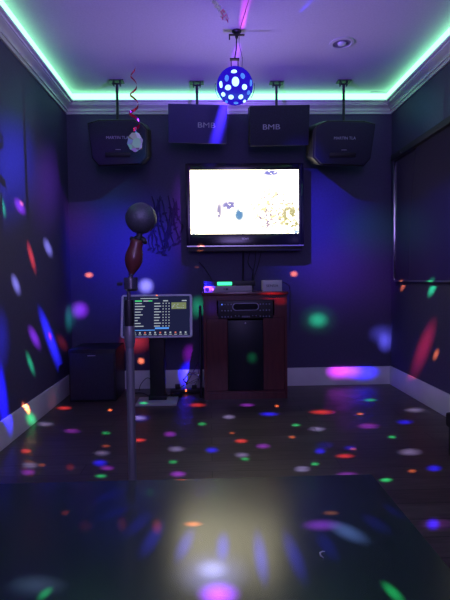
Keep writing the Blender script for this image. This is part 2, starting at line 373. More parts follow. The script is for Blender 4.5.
def text(name, s, size, m, parent, loc, rot=(PI/2,0,0), ext=.0006, ax=1.0):
    c = bpy.data.curves.new(name, 'FONT'); c.body = s; c.size = size; c.extrude = ext; c.align_x = 'CENTER'; c.align_y = 'CENTER'
    c.materials.append(m); o = bpy.data.objects.new(name, c); COL.objects.link(o)
    me = bpy.data.meshes.new_from_object(o); bpy.data.objects.remove(o); me.name = name
    o = bpy.data.objects.new(name, me); COL.objects.link(o); o.parent = parent; o.location = loc; o.rotation_euler = rot; o.scale = (ax, 1, 1)
    if not me.materials: me.materials.append(m)
    return o
def frame_box(bm, x0, x1, z0, z1, w, y0, y1, bev=0, wb=None):
    wb = wb or w
    box(bm, x0, x0+w, y0, y1, z0, z1, bev); box(bm, x1-w, x1, y0, y1, z0, z1, bev)
    box(bm, x0+w, x1-w, y0, y1, z1-w, z1, bev); box(bm, x0+w, x1-w, y0, y1, z0, z0+wb, bev)

# ---------------------------------------------------------------- room shell
struct('floor', MFLOOR, lambda b: box(b, XL-.1, XR+.1, YF-.1, YB+.1, -.1, 0))
struct('ceiling', MCEIL, lambda b: box(b, XL-.1, XR+.1, YF-.1, YB+.1, ZC, ZC+.1))
struct('wall_left', MW, lambda b: box(b, XL-.1, XL, YF, YB, 0, ZC))
struct('wall_right', MW, lambda b: box(b, XR, XR+.1, YF, YB, 0, ZC))
struct('wall_back', MW, lambda b: box(b, XL-.1, XR+.1, YB, YB+.1, 0, ZC))
struct('wall_front', MW, lambda b: box(b, XL-.1, XR+.1, YF-.1, YF, 0, ZC))
def run(prof, pts):
    """sweep a (out, z) profile round the inside of three walls with mitred corners"""
    def f(b):
        rings = []
        for (x, y, dx, dy) in pts:
            rings.append([b.verts.new((x+dx*o, y+dy*o, z)) for o, z in prof])
        n = len(prof)
        for p, q in zip(rings, rings[1:]):
            for k in range(n): b.faces.new((p[k], p[(k+1)%n], q[(k+1)%n], q[k]))
        b.faces.new(rings[0]); b.faces.new(rings[-1][::-1])
    return f
base_prof = [(0,0),(.018,0),(.018,.115),(.014,.125),(.014,.139),(.008,.156),(0,.158)]
PL = [(XL, YF, 1, 0), (XL, YB, 1, -1)]; PB = [(XL, YB, 1, -1), (XR, YB, -1, -1)]; PR = [(XR, YB, -1, -1), (XR, YF, -1, 0)]
for nm, p in (('baseboard_left', PL), ('baseboard_back', PB), ('baseboard_right', PR)): struct(nm, MTRIM, run(base_prof, p))
cz = 2.366
crown = [(0,cz),(.012,cz),(.014,cz+.018),(.014,cz+.022),(.024,cz+.022),(.026,cz+.034),(.020,cz+.037),(.022,cz+.041),(.040,cz+.052),(.056,cz+.062),(.050,cz+.066),(.052,cz+.070),(.062,cz+.071),(.064,cz+.080),(.058,cz+.083),(.078,cz+.086),(.080,cz+.098),(.070,cz+.100),(0,cz+.100)]
for nm, p in (('trim_1', PL), ('trim_2', PB), ('trim_3', PR)): struct(nm, MTRIM, run(crown, p))
# LED strip on top of the moulding
sp = [(.045,cz+.100),(.074,cz+.100),(.074,cz+.150),(.045,cz+.150)]
bm = bmesh.new(); run(sp, [PL[0], PB[0], PB[1], PR[1]])(bm)
tag(obj('led_strip_light', bm, MSTRIP), 'glowing green LED strip running along the top of the crown moulding', 'light strip')

# ---------------------------------------------------------------- ceiling items
P = aty(342, 43, 1); r = ray(342, 43); t = (ZC-H)/r.z; P = EYE + r*t
dl = thing('recessed_downlight', 'unlit round recessed downlight in the ceiling right of the disco ball', 'ceiling light', (P.x, P.y, ZC))
part('trim_ring', MWHITE, dl, lambda b: lathe(b, [(.062,0),(.085,0),(.083,-.006),(.062,-.008),(.058,-.004),(.062,0)], 40))
part('reflector', mat('downlight_reflector', (.25,.22,.35), .3, .3), dl, lambda b: lathe(b, [(.061,-.002),(.045,-.0015),(0,-.001)], 40))
part('bulb', mat('downlight_bulb', (.7,.7,.8), .25), dl, lambda b: lathe(b, [(.03,-.002),(.026,-.010),(.015,-.015),(0,-.017)], 24))
r = ray(383, 94); P = EYE + r*((ZC-H)/r.z)
vt = thing('ceiling_vent', 'small rectangular vent plate in the ceiling by the right corner', 'vent', (P.x-.02, P.y, ZC))
part('vent_frame', MWHITE, vt, lambda b: (box(b, -.10, .10, -.05, -.042, -.006, 0), box(b, -.10, .10, .042, .05, -.006, 0), box(b, -.10, -.092, -.042, .042, -.006, 0), box(b, .092, .10, -.042, .042, -.006, 0)))
def slats(b):
    for k in range(5): box(b, -.092, .092, -.035+k*.016, -.029+k*.016, -.005, 0)
part('vent_slats', MWHITE, vt, slats)
r = ray(122, 8); 
# small ceiling hooks
P = EYE + ray(122, 70)*((ZC-H)/ray(122, 70).z)

# ---------------------------------------------------------------- disco ball
RB = .116
db = thing('disco_ball_light', 'glowing blue round disco light with white lenses hanging from the ceiling', 'disco light', BALL)
part('globe', MSHELL, db, lambda b: bmesh.ops.create_uvsphere(b, u_segments=48, v_segments=32, radius=RB))
def lens(dirv, rx, rz, m, label=None):
    d = Vector(dirv).normalized(); M = Matrix.Translation(d*(RB-.002)) @ d.to_track_quat('Z', 'Y').to_matrix().to_4x4() @ Matrix.Diagonal((rx, rz, 1, 1))
    return part('lens', m, db, lambda b: lathe(b, [(1,0),(.96,.004),(.8,.006),(0,.008)], 20, M))
for px, py, w, h_, bright in [(234,71.5,5.5,3.8,1),(235.5,81.5,6.8,8.5,1),(242.7,76,4.6,5.4,0),(226.8,78.2,4.2,6,0),(228,87.5,6,4.8,1),(244.5,87,5.4,5,1),(221,84.5,3.8,6,1),(250.7,83,3.2,6,0),(223.3,94.3,5.2,4,1),(231,97,5.2,4.5,1),(240.8,96.8,4.8,4.6,1),(248.5,92.5,4.2,4,0),(226.5,101.5,4.6,3,0),(236,102.8,4.6,3.2,0),(244.3,101,4.2,3,1)]:
    v = ray(px, py).normalized(); oc = EYE - BALL; bq = v.dot(oc); disc = bq*bq - (oc.length_squared - RB*RB)
    if disc < 0: continue
    p = EYE + v*(-bq - math.sqrt(disc)) - BALL
    lens(p, w*.0033, h_*.0033, MLENS if bright else MLENSD)
for dv in [(-.7,.6,.4),(.7,.6,.4),(0,.95,.3),(-.5,.8,-.4),(.5,.8,-.4)]: lens(dv, .018, .018, MLENSD)
def yoke(b, s):
        pts = [(s*(RB+.010)*math.cos(a), 0.01, (RB+.010)*math.sin(a)) for a in [math.radians(-34 + k*44/14) for k in range(15)]]
        tube(b, pts, .0022, 6)
for sgn in (-1, 1): part('yoke_arm', MDARK, db, lambda b: yoke(b, sgn))
def feet(b):
    for s in (-1, 1): box(b, s*.022-.003, s*.022+.003, -.008, .008, RB+.005, RB+.05)
    box(b, -.030, .030, -.01, .01, RB+.045, RB+.056)
part('hanger_bracket', MDARK, db, feet)
top = ZC - BALL.z
part('hanging_rod', MDARK, db, lambda b: tube(b, [(0,0,RB+.05),(.012,0,RB+.12),(.015,0,top-.03)], .004, 8))
part('power_cord', MDARK, db, lambda b: tube(b, [(.045,0,RB*.6),(.05,0,RB+.06),(.03,0,top-.08),(.03,-.02,top-.02),(.06,-.3,top-.004),(.10,-.7,top-.004)], .0018, 6))
def clamp(b):
    lathe(b, [(0,top),(.03,top),(.03,top-.008),(.012,top-.02),(.010,top-.045),(0,top-.045)], 20, Matrix.Translation((.015,0,0)))
    box(b, -.035, .065, -.006, .006, top-.03, top-.022); box(b, -.035, -.027, -.006, .006, top-.055, top-.022)
part('ceiling_clamp', MDARK, db, clamp)

# ---------------------------------------------------------------- hanging foil
P = aty(131, 65, 3.0)
fs = thing('foil_swirl_decoration', 'red foil swirl hanging from the ceiling with a round iridescent disc at its end', 'party decoration', (aty(133,60,3.0).x, 3.0, ZC))
lz = lambda py: aty(134, py, 3.0).z - ZC
def swirl(b):
    z0, z1 = lz(66), lz(128); n = 90; pv = None
    for k in range(n+1):
        t = k/n; a = t*3.3*2*PI; rad = .012 + .022*t; z = z0 + (z1-z0)*t
        w = .010 + .012*t
        c = Vector((rad*math.cos(a), rad*math.sin(a), z))
        q = [b.verts.new(c + Vector((0,0,w/2))), b.verts.new(c + Vector((.002*math.cos(a), .002*math.sin(a), -w/2)))]
        if pv: b.faces.new((pv[0], pv[1], q[1], q[0]))
        pv = q
    bmesh.ops.solidify(b, geom=b.faces[:], thickness=.0008)
part('red_spiral', MRED, fs, swirl)
part('thread', MWHITE, fs, lambda b: tube(b, [(0,0,0),(0,0,lz(66))], .0008, 4)); part('lower_thread', MWHITE, fs, lambda b: tube(b, [(.01,0,lz(127)),(.008,0,lz(137))], .0008, 4))
dc = (aty(135,142,3.0).x - fs.location.x, lz(142))
def disc(b):
    pts = [(dc[0] + .046*(1+.06*math.sin(8*a))*math.cos(a), dc[1] + .058*(1+.05*math.sin(7*a))*math.sin(a)) for a in [2*PI*k/48 for k in range(48)]]
    prism(b, pts, -.002, .002, Matrix(((1,0,0,0),(0,0,-1,0),(0,1,0,0),(0,0,0,1))))
part('foil_disc', MFOIL, fs, disc)
gy = 2.4
g0, g1 = aty(213, 0, gy), aty(228, 21, gy)
gl = thing('glitter_foil_dangler', 'pale glitter and pink foil dangler near the ceiling above the disco ball', 'party decoration', (g0.x, gy, ZC))
MGLIT = mat('glittering_foil', (1,.95,.9), .35, .1); MGLIT2 = mat('pink_foil', (1,.15,.4), .4, .1)
def flakes(t0, t1, n):
    def f(b):
        a = Vector((0,0,g0.z-ZC)); c = Vector((g1.x-g0.x, 0, g1.z-ZC))
        for k in range(n):
            t = t0 + (t1-t0)*k/n; p = a.lerp(c, t) + Vector((random.uniform(-1,1)*.010, random.uniform(-1,1)*.02, random.uniform(-1,1)*.006))*(.5+math.sin(PI*t))
            M = Matrix.Translation(p) @ Euler([random.uniform(0,6) for _ in range(3)]).to_matrix().to_4x4()
            s = random.uniform(.002,.0055); box(b, -s, s, -s*.6, s*.6, -.0003, .0003, 0, M)
    return f
part('glitter_flakes', MGLIT, gl, flakes(0, .7, 90)); part('pink_flakes', MGLIT2, gl, flakes(.6, 1.0, 40))
part('thread', MWHITE, gl, lambda b: (tube(b, [(0,0,0),(0,0,g0.z-ZC)], .0008, 4), tube(b, [(0,0,g0.z-ZC),(g1.x-g0.x,0,g1.z-ZC)], .0008, 4)))

# ---------------------------------------------------------------- speakers
def bracket(t, topz, x=0, y=.12, zb=.0):
    part('ceiling_bracket', MDARK, t, lambda b: (box(b, x-.055, x+.055, y-.035, y+.035, topz-.008, topz), box(b, x-.03, x-.022, y-.02, y+.02, topz-.035, topz-.008), box(b, x+.022, x+.030, y-.02, y+.02, topz-.035, topz-.008), tube(b, [(x-.035,y,topz-.022),(x+.035,y,topz-.022)], .006, 8)))
    part('support_rod', MDARK, t, lambda b: (tube(b, [(x,y,topz-.02),(x,y,zb)], .011, 12), lathe(b, [(0,zb+.02),(.035,zb+.015),(.05,zb-.01),(0,zb-.01)], 20, Matrix.Translation((x,y,0)))))
def big_speaker(px0, px1, py0, py1, label, rx, tilt, flip=1):
    Y = 3.74; a, c = aty(px0, py0, Y), aty(px1, py1, Y); w = (c.x-a.x)/2; h = (a.z-c.z)/2; cx = (a.x+c.x)/2; z = (a.z+c.z)/2
    t = thing('corner_speaker', label, 'speaker', (cx, Y, z), group='large black ceiling speakers at either end of the row')
    d = .30
    poly = [(-w,h*.80),(-w*.62,h*.93),(w*.55,h*.95),(w*.86,h*.78),(w,h*.55),(w*.97,-h*.62),(w*.74,-h*.93),(-w*.72,-h),(-w*.93,-h*.66)]
    if flip < 0: poly = [(-x, y) for x, y in poly[::-1]]
    M0 = Matrix(((1,0,0,0),(0,0,1,0),(0,1,0,0),(0,0,0,1))); T = Euler((math.radians(tilt),0,0)).to_matrix().to_4x4()
    part('cabinet', MBLK, t, lambda b: prism(b, poly, .02, d, T@M0, .008))
    part('grille', MGRILL, t, lambda b: prism(b, [(x*.95, y*.93) for x, y in poly], -.005, .02, T@M0, .006))
    part('lower_port', MBLK, t, lambda b: box(b, -w*.45, w*.40, -.010, .0, -h*.60, -h*.40, .006, T))
    part('badge', MSILV, t, lambda b: box(b, -.02, .02, -.012, -.008, -h*.30, -h*.27, 0, T))
    lg = text('logo', 'MARTIN TLA', .030, MLETTER, t, T@Vector((0,-.009,h*.20)), (PI/2+math.radians(tilt),0,0), ax=1.0)
    bracket(t, ZC-z, x=rx-cx, y=.17, zb=h*.80)
big_speaker(87.5,148,119,166,'large black ceiling speaker at the left end of the row, behind the red foil swirl', aty(117,100,3.9).x, 15)
big_speaker(313,375,120,166,'large black ceiling speaker at the right end of the row, near the right wall', aty(344,100,3.9).x, 15, -1)
def bracket_free(t, rx, z, h):
    n0 = len(t.children); bracket(t, ZC-z-.002, x=rx-t.location.x, y=.13, zb=h-.03)
    inv = t.rotation_euler.to_matrix().to_4x4().inverted()
    for c in t.children:
        if c.name.startswith(('ceiling_bracket', 'support_rod')): c.matrix_local = inv
def flat_speaker(px0, px1, py0, py1, label, rx, roll, lx, gm):
    Y = 3.80; a, c = aty(px0, py0, Y), aty(px1, py1, Y); w = (c.x-a.x)/2; h = (a.z-c.z)/2; cx = (a.x+c.x)/2; z = (a.z+c.z)/2
    t = thing('flat_speaker', label, 'speaker', (cx, Y, z), (math.radians(17),math.radians(roll),0), group='flat rectangular ceiling speakers in the middle of the row')
    part('cabinet', MBLK, t, lambda b: box(b, -w*.97, w*.97, .02, .24, -h*.97, h*.97, .008))
    part('front_grille', gm, t, lambda b: box(b, -w, w, -.012, .02, -h, h, .006))
    text('logo', 'BMB', .055, MLETTER, t, (lx*w, -.0135, -h*.06), ax=1.35)
    bracket_free(t, rx, z, h)
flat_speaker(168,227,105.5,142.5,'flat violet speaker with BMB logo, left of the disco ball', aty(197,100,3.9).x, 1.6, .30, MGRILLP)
flat_speaker(249.5,309,106.5,145,'flat dark speaker with BMB logo, right of the disco ball', aty(277,100,3.9).x, -1.0, -.28, MGRILL)

# ---------------------------------------------------------------- television
Y = 4.08; a, c = aty(185.5,164,Y), aty(303.5,246.5,Y); w = (c.x-a.x)/2; h = (a.z-c.z)/2
tv = thing('television', 'wall-mounted flat television with a blown-out white picture above the wooden cabinet', 'television', ((a.x+c.x)/2, Y, (a.z+c.z)/2))
s0, s1 = aty(190,170.5,Y), aty(298.5,233.5,Y); ox, oz = tv.location.x, tv.location.z
sx0, sx1, sz1, sz0 = s0.x-ox, s1.x-ox, s0.z-oz, s1.z-oz
def tvframe(b):
    box(b, -w, sx0, -.02, .03, -h, h, .003); box(b, sx1, w, -.02, .03, -h, h, .003)
    box(b, sx0, sx1, -.02, .03, sz1, h, .003); box(b, sx0, sx1, -.02, .03, -h, sz0, .003)
part('bezel', MGLOSSB, tv, tvframe)
part('screen', MTV, tv, lambda b: box(b, sx0, sx1, -.012, .01, sz0, sz1))
part('back_housing', MDARK, tv, lambda b: box(b, -w*.93, w*.93, .03, .075, -h*.9, h*.9, .008))
part('silver_strip', MSILV, tv, lambda b: box(b, -w*.995, w*.995, -.024, -.018, -h+.004, -h+.014))
part('wall_mount', MDARK, tv, lambda b: box(b, -.2, .2, .074, .12, -.15, .15))
text('logo', 'SONY', .022, MSILV, tv, (0, -.0215, (sz0-h)/2+.012))
def lower_bar(b): box(b, -w*.97, w*.97, 0.0, .05, -h-.035, -h+.002, .004)
part('speaker_bar', MDARK, tv, lower_bar)

# ---------------------------------------------------------------- wooden karaoke cabinet
Yf = 3.745; L = aty(204.5, 398, Yf).x; Rr = aty(287.5, 398, Yf).x; topz = aty(245, 292, Yf).z
cw = (Rr-L)/2; cx = (L+Rr)/2
kc = thing('karaoke_cabinet', 'cherry wood cabinet with dark centre panel standing below the television', 'cabinet', (cx, Yf, 0))
D = .28
ax0, ax1 = aty(218,300,Yf).x-cx, aty(273,300,Yf).x-cx; az1, az0 = aty(245,300.5,Yf).z, aty(245,318.5,Yf).z
part('body', MCHERRY, kc, lambda b: (box(b, -cw, -cw+.02, 0, D, 0, topz-.025), box(b, cw-.02, cw, 0, D, 0, topz-.025), box(b, -cw+.02, cw-.02, D-.01, D, .04, topz-.025),
     box(b, -cw+.02, cw-.02, .01, D-.01, .045, .065), box(b, -cw+.02, cw-.02, .003, D-.01, topz-.205, topz-.185), box(b, -cw+.02, cw-.02, .004, .02, 0, .05)))
part('top_board', MCHERRY, kc, lambda b: box(b, -cw-.012, cw+.012, -.012, D+.005, topz-.025, topz, .004))
part('upper_rail', MCHERRY, kc, lambda b: box(b, -cw+.02, -cw+.105, .0, .018, topz-.185, topz-.027))
part('upper_rail', MCHERRY, kc, lambda b: box(b, cw-.10, cw-.02, .0, .018, topz-.185, topz-.027))
gw = cw*.43
for s in (-1, 1):
    part('side_panel', MCHERRY, kc, lambda b: (box(b, min(s*gw, s*(cw-.022)), max(s*gw, s*(cw-.022)), .004, .02, .07, topz-.207),))
part('top_rail', MCHERRY, kc, lambda b: box(b, -cw+.105, cw-.10, .0, .018, az1+.002, topz-.027))
dr = part('door', mat('smoked_glass', (.012,.016,.022), .35, spec=.3), kc, lambda b: box(b, -gw+.003, gw-.003, -.003, .012, .07, topz-.222, .003), 'dark smoked centre door panel')
part('knob', MSILV, dr, lambda b: lathe(b, [(0,.014),(.006,.012),(.007,.004),(.004,0)], 14, Matrix.Translation((0,-.002,topz-.245)) @ Matrix.Rotation(PI/2, 4, 'X')))
part('castor', MDARK, kc, lambda b: None) if False else None
# amplifier in the cabinet
am = thing('karaoke_amplifier', 'black amplifier with oval display and rows of knobs set in the wooden cabinet', 'amplifier', (cx, Yf, az0))
ah = az1-az0
part('faceplate', MDARK, am, lambda b: box(b, ax0, ax1, -.006, .01, 0, ah, .003)); part('chassis', MDARK, am, lambda b: box(b, ax0+.01, ax1-.01, .01, .25, .002, ah-.004))
mx = (ax0+ax1)/2
def oval(rx, rz, zc, n=32):
    pts = []
    for k in range(n):
        a_ = 2*PI*k/n; s_ = 1 if math.cos(a_) > 0 else -1
        pts.append((mx + s_*(rx-rz) + rz*math.cos(a_), zc + rz*math.sin(a_)))
    return pts
MY = Matrix(((1,0,0,0),(0,0,1,0),(0,1,0,0),(0,0,0,1)))
part('display_rim', mat('display_rim', (.30,.32,.40), .3, .5), am, lambda b: prism(b, oval(.105,.030,ah*.66), -.010, -.004, MY))
part('display', MGLOSSB, am, lambda b: prism(b, oval(.098,.0245,ah*.66), -.012, -.005, MY))
MKNOB = mat('grey_knob', (.30,.32,.42), .35, .3)
def knob(x, z, r=.0055, m=MKNOB):
    part('knob', m, am, lambda b: lathe(b, [(0,.014),(r*.8,.014),(r,.010),(r,0)], 12, Matrix.Translation((x,-.006,z)) @ Matrix.Rotation(PI/2, 4, 'X')))
for i in range(4):
    for j in range(3): knob(ax0+.03+i*.024, .016+j*(ah-.045)/2, m=MBLED if (i==0 and j==2) else MKNOB)
for i in range(4):
    for j in range(3): knob(ax1-.03-i*.024, .016+j*(ah-.045)/2)
for i in (-3,-2,2,3): knob(mx+i*.027, .022, .004)
part('button_bar', mat('grey_buttons', (.22,.23,.3), .4), am, lambda b: [box(b, mx-.03+i*.013, mx-.02+i*.013, -.011, -.005, .010, .022) for i in range(5)])

# things on the cabinet
bx0, bx1 = aty(204,285,Yf+.03).x, aty(252,285,Yf+.03).x; bz = aty(230,284.6,Yf+.03).z-topz
def box_thing(name, label, cat, x0, x1, y0, y1, z0, z1, m, bev=.003):
    t = thing(name, label, cat, ((x0+x1)/2, (y0+y1)/2, z0)); hx, hy = (x1-x0)/2, (y1-y0)/2
    part('case', m, t, lambda b: box(b, -hx, hx, -hy, hy, 0, z1-z0, bev)); return t, hx, hy, z1-z0
MPINKW = mat('pale_player_case', (.42,.38,.42), .4)
z1 = topz + .048
t, hx, hy, hh = box_thing('disc_player', 'slim pale player with a purple power light, underneath the black box with the green display', 'media player', bx0, bx1, Yf+.03, Yf+.26, topz, z1, MPINKW)
part('power_light', MPLED, t, lambda b: lathe(b, [(0,.002),(.008,.001),(.008,0)], 12, Matrix.Translation((-hx+.068,-hy,hh*.48)) @ Matrix.Rotation(PI/2, 4, 'X')))
part('front_port', MDARK, t, lambda b: box(b, -hx+.010, -hx+.04, -hy-.002, -hy+.002, .010, hh-.012)); part('button', MDARK, t, lambda b: box(b, -.035, -.028, -hy-.002, -hy+.002, .018, .03)); part('button', MDARK, t, lambda b: box(b, -.02, .0, -hy-.002, -hy+.002, .018, .03))
t, hx, hy, hh = box_thing('receiver_box', 'slim black box with a glowing green display on top of the pale player', 'receiver', bx0-.002, bx1+.03, Yf+.06, Yf+.25, z1, z1+.038, MDARK)
part('green_display', MGLED, t, lambda b: box(b, -.098, .018, -hy-.003, -hy+.001, .006, .032, .002))
part('blue_light', MBLED, t, lambda b: box(b, -hx+.012, -hx+.02, -hy-.002, -hy+.001, .016, .02))
rx0, rx1 = aty(262.5,285,Yf+.05).x, aty(282,285,Yf+.05).x; rz = aty(270,280.3,Yf+.05).z
t, hx, hy, hh = box_thing('white_adapter_box', 'small white box standing on the right end of the wooden cabinet', 'box', rx0, rx1, Yf+.05, Yf+.13, topz, rz, MWHITE)
text('lettering', 'SENSIA', .028, MDARK, t, (0,-hy-.001,hh*.5), ax=1.1)
for u in (-hx+.01, hx-.02): part('foot', MDARK, t, lambda b: box(b, u, u+.01, -hy+.01, hy-.01, -.001, .001))

# ---------------------------------------------------------------- cables from TV
def cable(label, pts, r=.0035, m=MDARK, name='hanging_cable', cat='cable', group=None):
    P = [Vector(p) for p in pts]; out = []
    for i in range(len(P)-1):
        p0, p1, p2, p3 = P[max(i-1,0)], P[i], P[i+1], P[min(i+2,len(P)-1)]
        for k in range(8):
            t = k/8; out.append(.5*((2*p1)+(p2-p0)*t+(2*p0-5*p1+4*p2-p3)*t*t+(3*p1-p0-3*p2+p3)*t**3))
    out.append(P[-1]); bm = bmesh.new(); tube(bm, out, r, 6); return tag(obj(name, bm, m), label, cat, group)
q = lambda px, py, Y=4.17: tuple(aty(px, py, Y))
cable('thick black cable hanging straight down from the television', [q(243,246),q(243.3,262),q(243,285)], .009)
cable('thin black cable bowing left below the television, next to the thick one', [q(252,246),q(248,262),q(253,272),q(252,288)])
cable('thin black cable hanging from the television right of the bowed cable', [q(255.5,246),q(255,262),q(252.5,275),q(251,290)])
cable('rightmost thin black cable slanting down from the television', [q(262,246),q(259,262),q(254,278),q(253,290)])
cable('thin black cable slanting from the wall down to the left end of the black receiver', [q(199,262,4.195),q(206,270),q(213,282)])
cable('short black cord curving from the small white box down behind the cabinet', [tuple(aty(282,282,Yf+.14)),tuple(aty(286,283.5,Yf+.2)),tuple(aty(289.5,287,Yf+.42)),tuple(aty(290,300,Yf+.43)),tuple(aty(290,330,Yf+.43))], .003)

# ---------------------------------------------------------------- narrow speaker left of cabinet
x1 = L-.018; x0 = aty(199.5,340,3.9).x
t = thing('narrow_floor_speaker', 'narrow black floor speaker squeezed against the left side of the wooden cabinet', 'speaker', ((x0+x1)/2, 3.93, 0))
hw_, hz = (x1-x0)/2, aty(200,306,3.85).z
part('cabinet', MBLK, t, lambda b: box(b, -hw_, hw_, -.12, .03, 0, hz, .006)); part('grille', MGRILL, t, lambda b: box(b, -hw_+.004, hw_-.004, -.128, -.12, .02, hz-.02, .003))

# ---------------------------------------------------------------- touch screen kiosk
Yk = 3.68; a, c = aty(120.5, 294.5, Yk), aty(192.5, 337, Yk); kw = (c.x-a.x)/2; kh = (a.z-c.z)/2
kb = EYE + ray(157, 403)*((0-H)/ray(157, 403).z)
ki = thing('touch_screen_kiosk', 'white framed touch screen showing a song list, on a black floor pedestal', 'screen', ((a.x+c.x)/2, Yk, 0))
kz = (a.z+c.z)/2; TK = Matrix.Translation((0,0,kz)) @ Matrix.Rotation(math.radians(-14), 4, 'X')
def rr(w_, h_, r_, n=6):
    pts = []
    for (sx, sy, a0) in ((1,1,0),(-1,1,90),(-1,-1,180),(1,-1,270)):
        for k in range(n+1):
            an = math.radians(a0+90*k/n); pts.append((sx*(w_-r_)+r_*math.cos(an), sy*(h_-r_)+r_*math.sin(an)))
    return pts
kfr = part('screen_housing', mat('pearl_white_plastic', (.85,.85,.95), .35), ki, lambda b: prism(b, rr(kw,kh,.018), 0, .03, TK@MY, .003))
ks = part('screen', MSCRN, ki, lambda b: prism(b, rr(kw-.018,kh-.014,.003), -.004, .004, TK@MY))
U = lambda px, py: ((px-120.5)/72*2*kw-kw, kh-(py-294.5)/42.5*2*kh)
def bars(lst):
    def f(b):
        for x0_, x1_, y_, h_ in lst:
            p = U(x0_, y_-h_/2); q_ = U(x1_, y_+h_/2); box(b, p[0], q_[0], -.0052, -.0038, q_[1], p[1], 0, TK)
    return f
rows = [302+k*2.8 for k in range(9)]; L1 = []; L2 = []
for k, y_ in enumerate(rows):
    L1.append((134.5, 134.5+[7,10,8,6,8,5,3,6,9][k], y_+1.5, .85)); L1.append((154, 154+[6,7,5,7,5,6,5,7,6][k], y_+1.5, .85)); L1.append((126, 126+[2,3,2,4,3,2,3,2,3][k], y_+1.5, .8))
    for x_ in (162.5, 165.5, 168.5): L1.append((x_, x_+1.1, y_+1.5, .9))
part('song_list', MTXT, ks, bars(L1)); part('list_header', MTXTG, ks, bars([(134.5,141.5,301,1.3),(148,152,301,1.)]))
part('title_text', MTXT, ks, bars([(143,148,301,1),(163,168,301,1),(182,187,301,1),(140,158,298.5,.6)]))
part('search_bar', MTXTB, ks, bars([(155,169,328,1.6),(133,155,329.8,.7)]))
part('thumbnail', MTXTY, ks, bars([(171.5,186.5,306,6.5)]), 'small yellow green video thumbnail')
part('thumbnail_detail', MTXT, ks, lambda b: [box(b, U(px,py)[0], U(px,py)[0]+.006, -.0062, -.005, U(px,py)[1]-.004, U(px,py)[1], 0, TK) for px, py in [(random.uniform(172,184), random.uniform(304,308)) for _ in range(16)]])
icons = [134+k*5.1 for k in range(11)]
part('menu_icons', MTXT, ks, bars([(x_, x_+1.6, 332.3, 1.5) for k, x_ in enumerate(icons) if k % 3 != 2]+[(x_-.6, x_+2.4, 334.2, .5) for x_ in icons]))
part('red_menu_icons', MTXTR, ks, bars([(x_, x_+1.6, 332.3, 1.5) for k, x_ in enumerate(icons) if k % 3 == 2]))
part('lens_dot', MRLED, ki, lambda b: box(b, -.006, .006, -.002, .0, kh-.009, kh-.005, 0, TK)) 
pcx = aty(157, 360, Yk+.04).x - ki.location.x; pw = aty(165,360,Yk+.04).x-aty(150,360,Yk+.04).x
part('pedestal_column', MBLK, ki, lambda b: box(b, pcx-pw/2, pcx+pw/2, .035, .11, .02, kz+.05, .006))
part('column_foot', MBLK, ki, lambda b: box(b, pcx-pw/2-.012, pcx+pw/2+.012, .028, .12, .015, .05, .004))
part('base_plate', mat('pale_grey_base', (.5,.5,.5), .45), ki, lambda b: box(b, -.155+pcx, .155+pcx, -.09, .14, 0, .016, .004))

for c_ in ks.children: c_['kind'] = 'stuff'
# ---------------------------------------------------------------- subwoofer box in left corner
a, c = aty(69,350,3.75), aty(115,400,3.75)
sw = thing('subwoofer_box', 'black box speaker on the floor in the left back corner', 'speaker', ((a.x+c.x)/2, 3.95, 0))
sw_ = (c.x-a.x)/2+.01; sz = a.z; sl = max(-sw_, XL+.022-sw.location.x)
part('cabinet', MBLK, sw, lambda b: box(b, sl, sw_, -.19, .2, .0, sz, .01))
part('grille', MGRILL, sw, lambda b: box(b, sl+.015, sw_-.015, -.205, -.19, .02, sz-.03, .006))
part('badge', MSILV, sw, lambda b: box(b, .0-.03, .0+.03, -.209, -.204, sz-.05, sz-.043))

# ---------------------------------------------------------------- floor cables and power strip
t = thing('power_strip', 'black power strip with a red light on the floor beside the wooden cabinet', 'power strip', (aty(186,388,4.0).x, 4.0, 0), (0,0,.1))
part('case', MDARK, t, lambda b: box(b, -.13, .13, -.03, .03, 0, .035, .006)); part('red_switch', MRLED, t, lambda b: box(b, -.008, .004, -.034, -.028, .018, .036))
part('plug', MDARK, t, lambda b: box(b, -.09,-.05,-.02,.02,.034,.075,.005)); part('plug', MDARK, t, lambda b: box(b, .05,.09,-.02,.02,.034,.065,.005))
f0 = aty(192,390,3.98); cp = []
for k in range(34):
    an = k*2*PI/11.0; cp.append((f0.x+.062*math.cos(an)+.012*math.sin(k*1.7), 3.97+.02*math.sin(k*.9)-.01, .128+.042*math.sin(an)+.008*math.cos(k*2.1)))
cp = [(f0.x-.10, 4.0, .045)] + cp + [(f0.x+.05, 4.1, .2)]
cable('coil of silvery white cable resting on the power strip', cp, .003, MCHR, 'coiled_cable')
g = lambda px, py, z=.006: tuple(EYE + ray(px, py)*((z-H)/ray(px, py).z))
cable('thin black cord running across the floor from the kiosk to the power strip', [g(160,399),g(168,396),g(174,392),g(180,390)], .005, MDARK, 'power_cable')
cable('black cord looping on the floor left of the kiosk base', [g(149,396),g(142,393),g(133,394),g(131,399),g(135,402)], .004, MDARK, 'power_cable')
cable('black cord arching up behind the kiosk against the baseboard', [g(139,391),tuple(aty(141,384,4.1)),tuple(aty(147,378,4.1)),tuple(aty(152,380,4.1))], .003, MDARK, 'power_cable')
cable('thin black cord slanting up the wall behind the coiled cable', [tuple(aty(186,384,4.17)),tuple(aty(192,374,4.17)),tuple(aty(198,362,4.17))], .003, MDARK, 'power_cable')
t = thing('black_transformer', 'small black transformer block on the floor between kiosk and power strip', 'power supply', (aty(176,388,3.85).x, 3.85, 0), (0,0,.5))
part('block', MDARK, t, lambda b: box(b, -.04, .04, -.025, .025, 0, .035, .006)); part('strain_relief', MDARK, t, lambda b: tube(b, [(.04,0,.015),(.065,0,.012)], .005, 8))

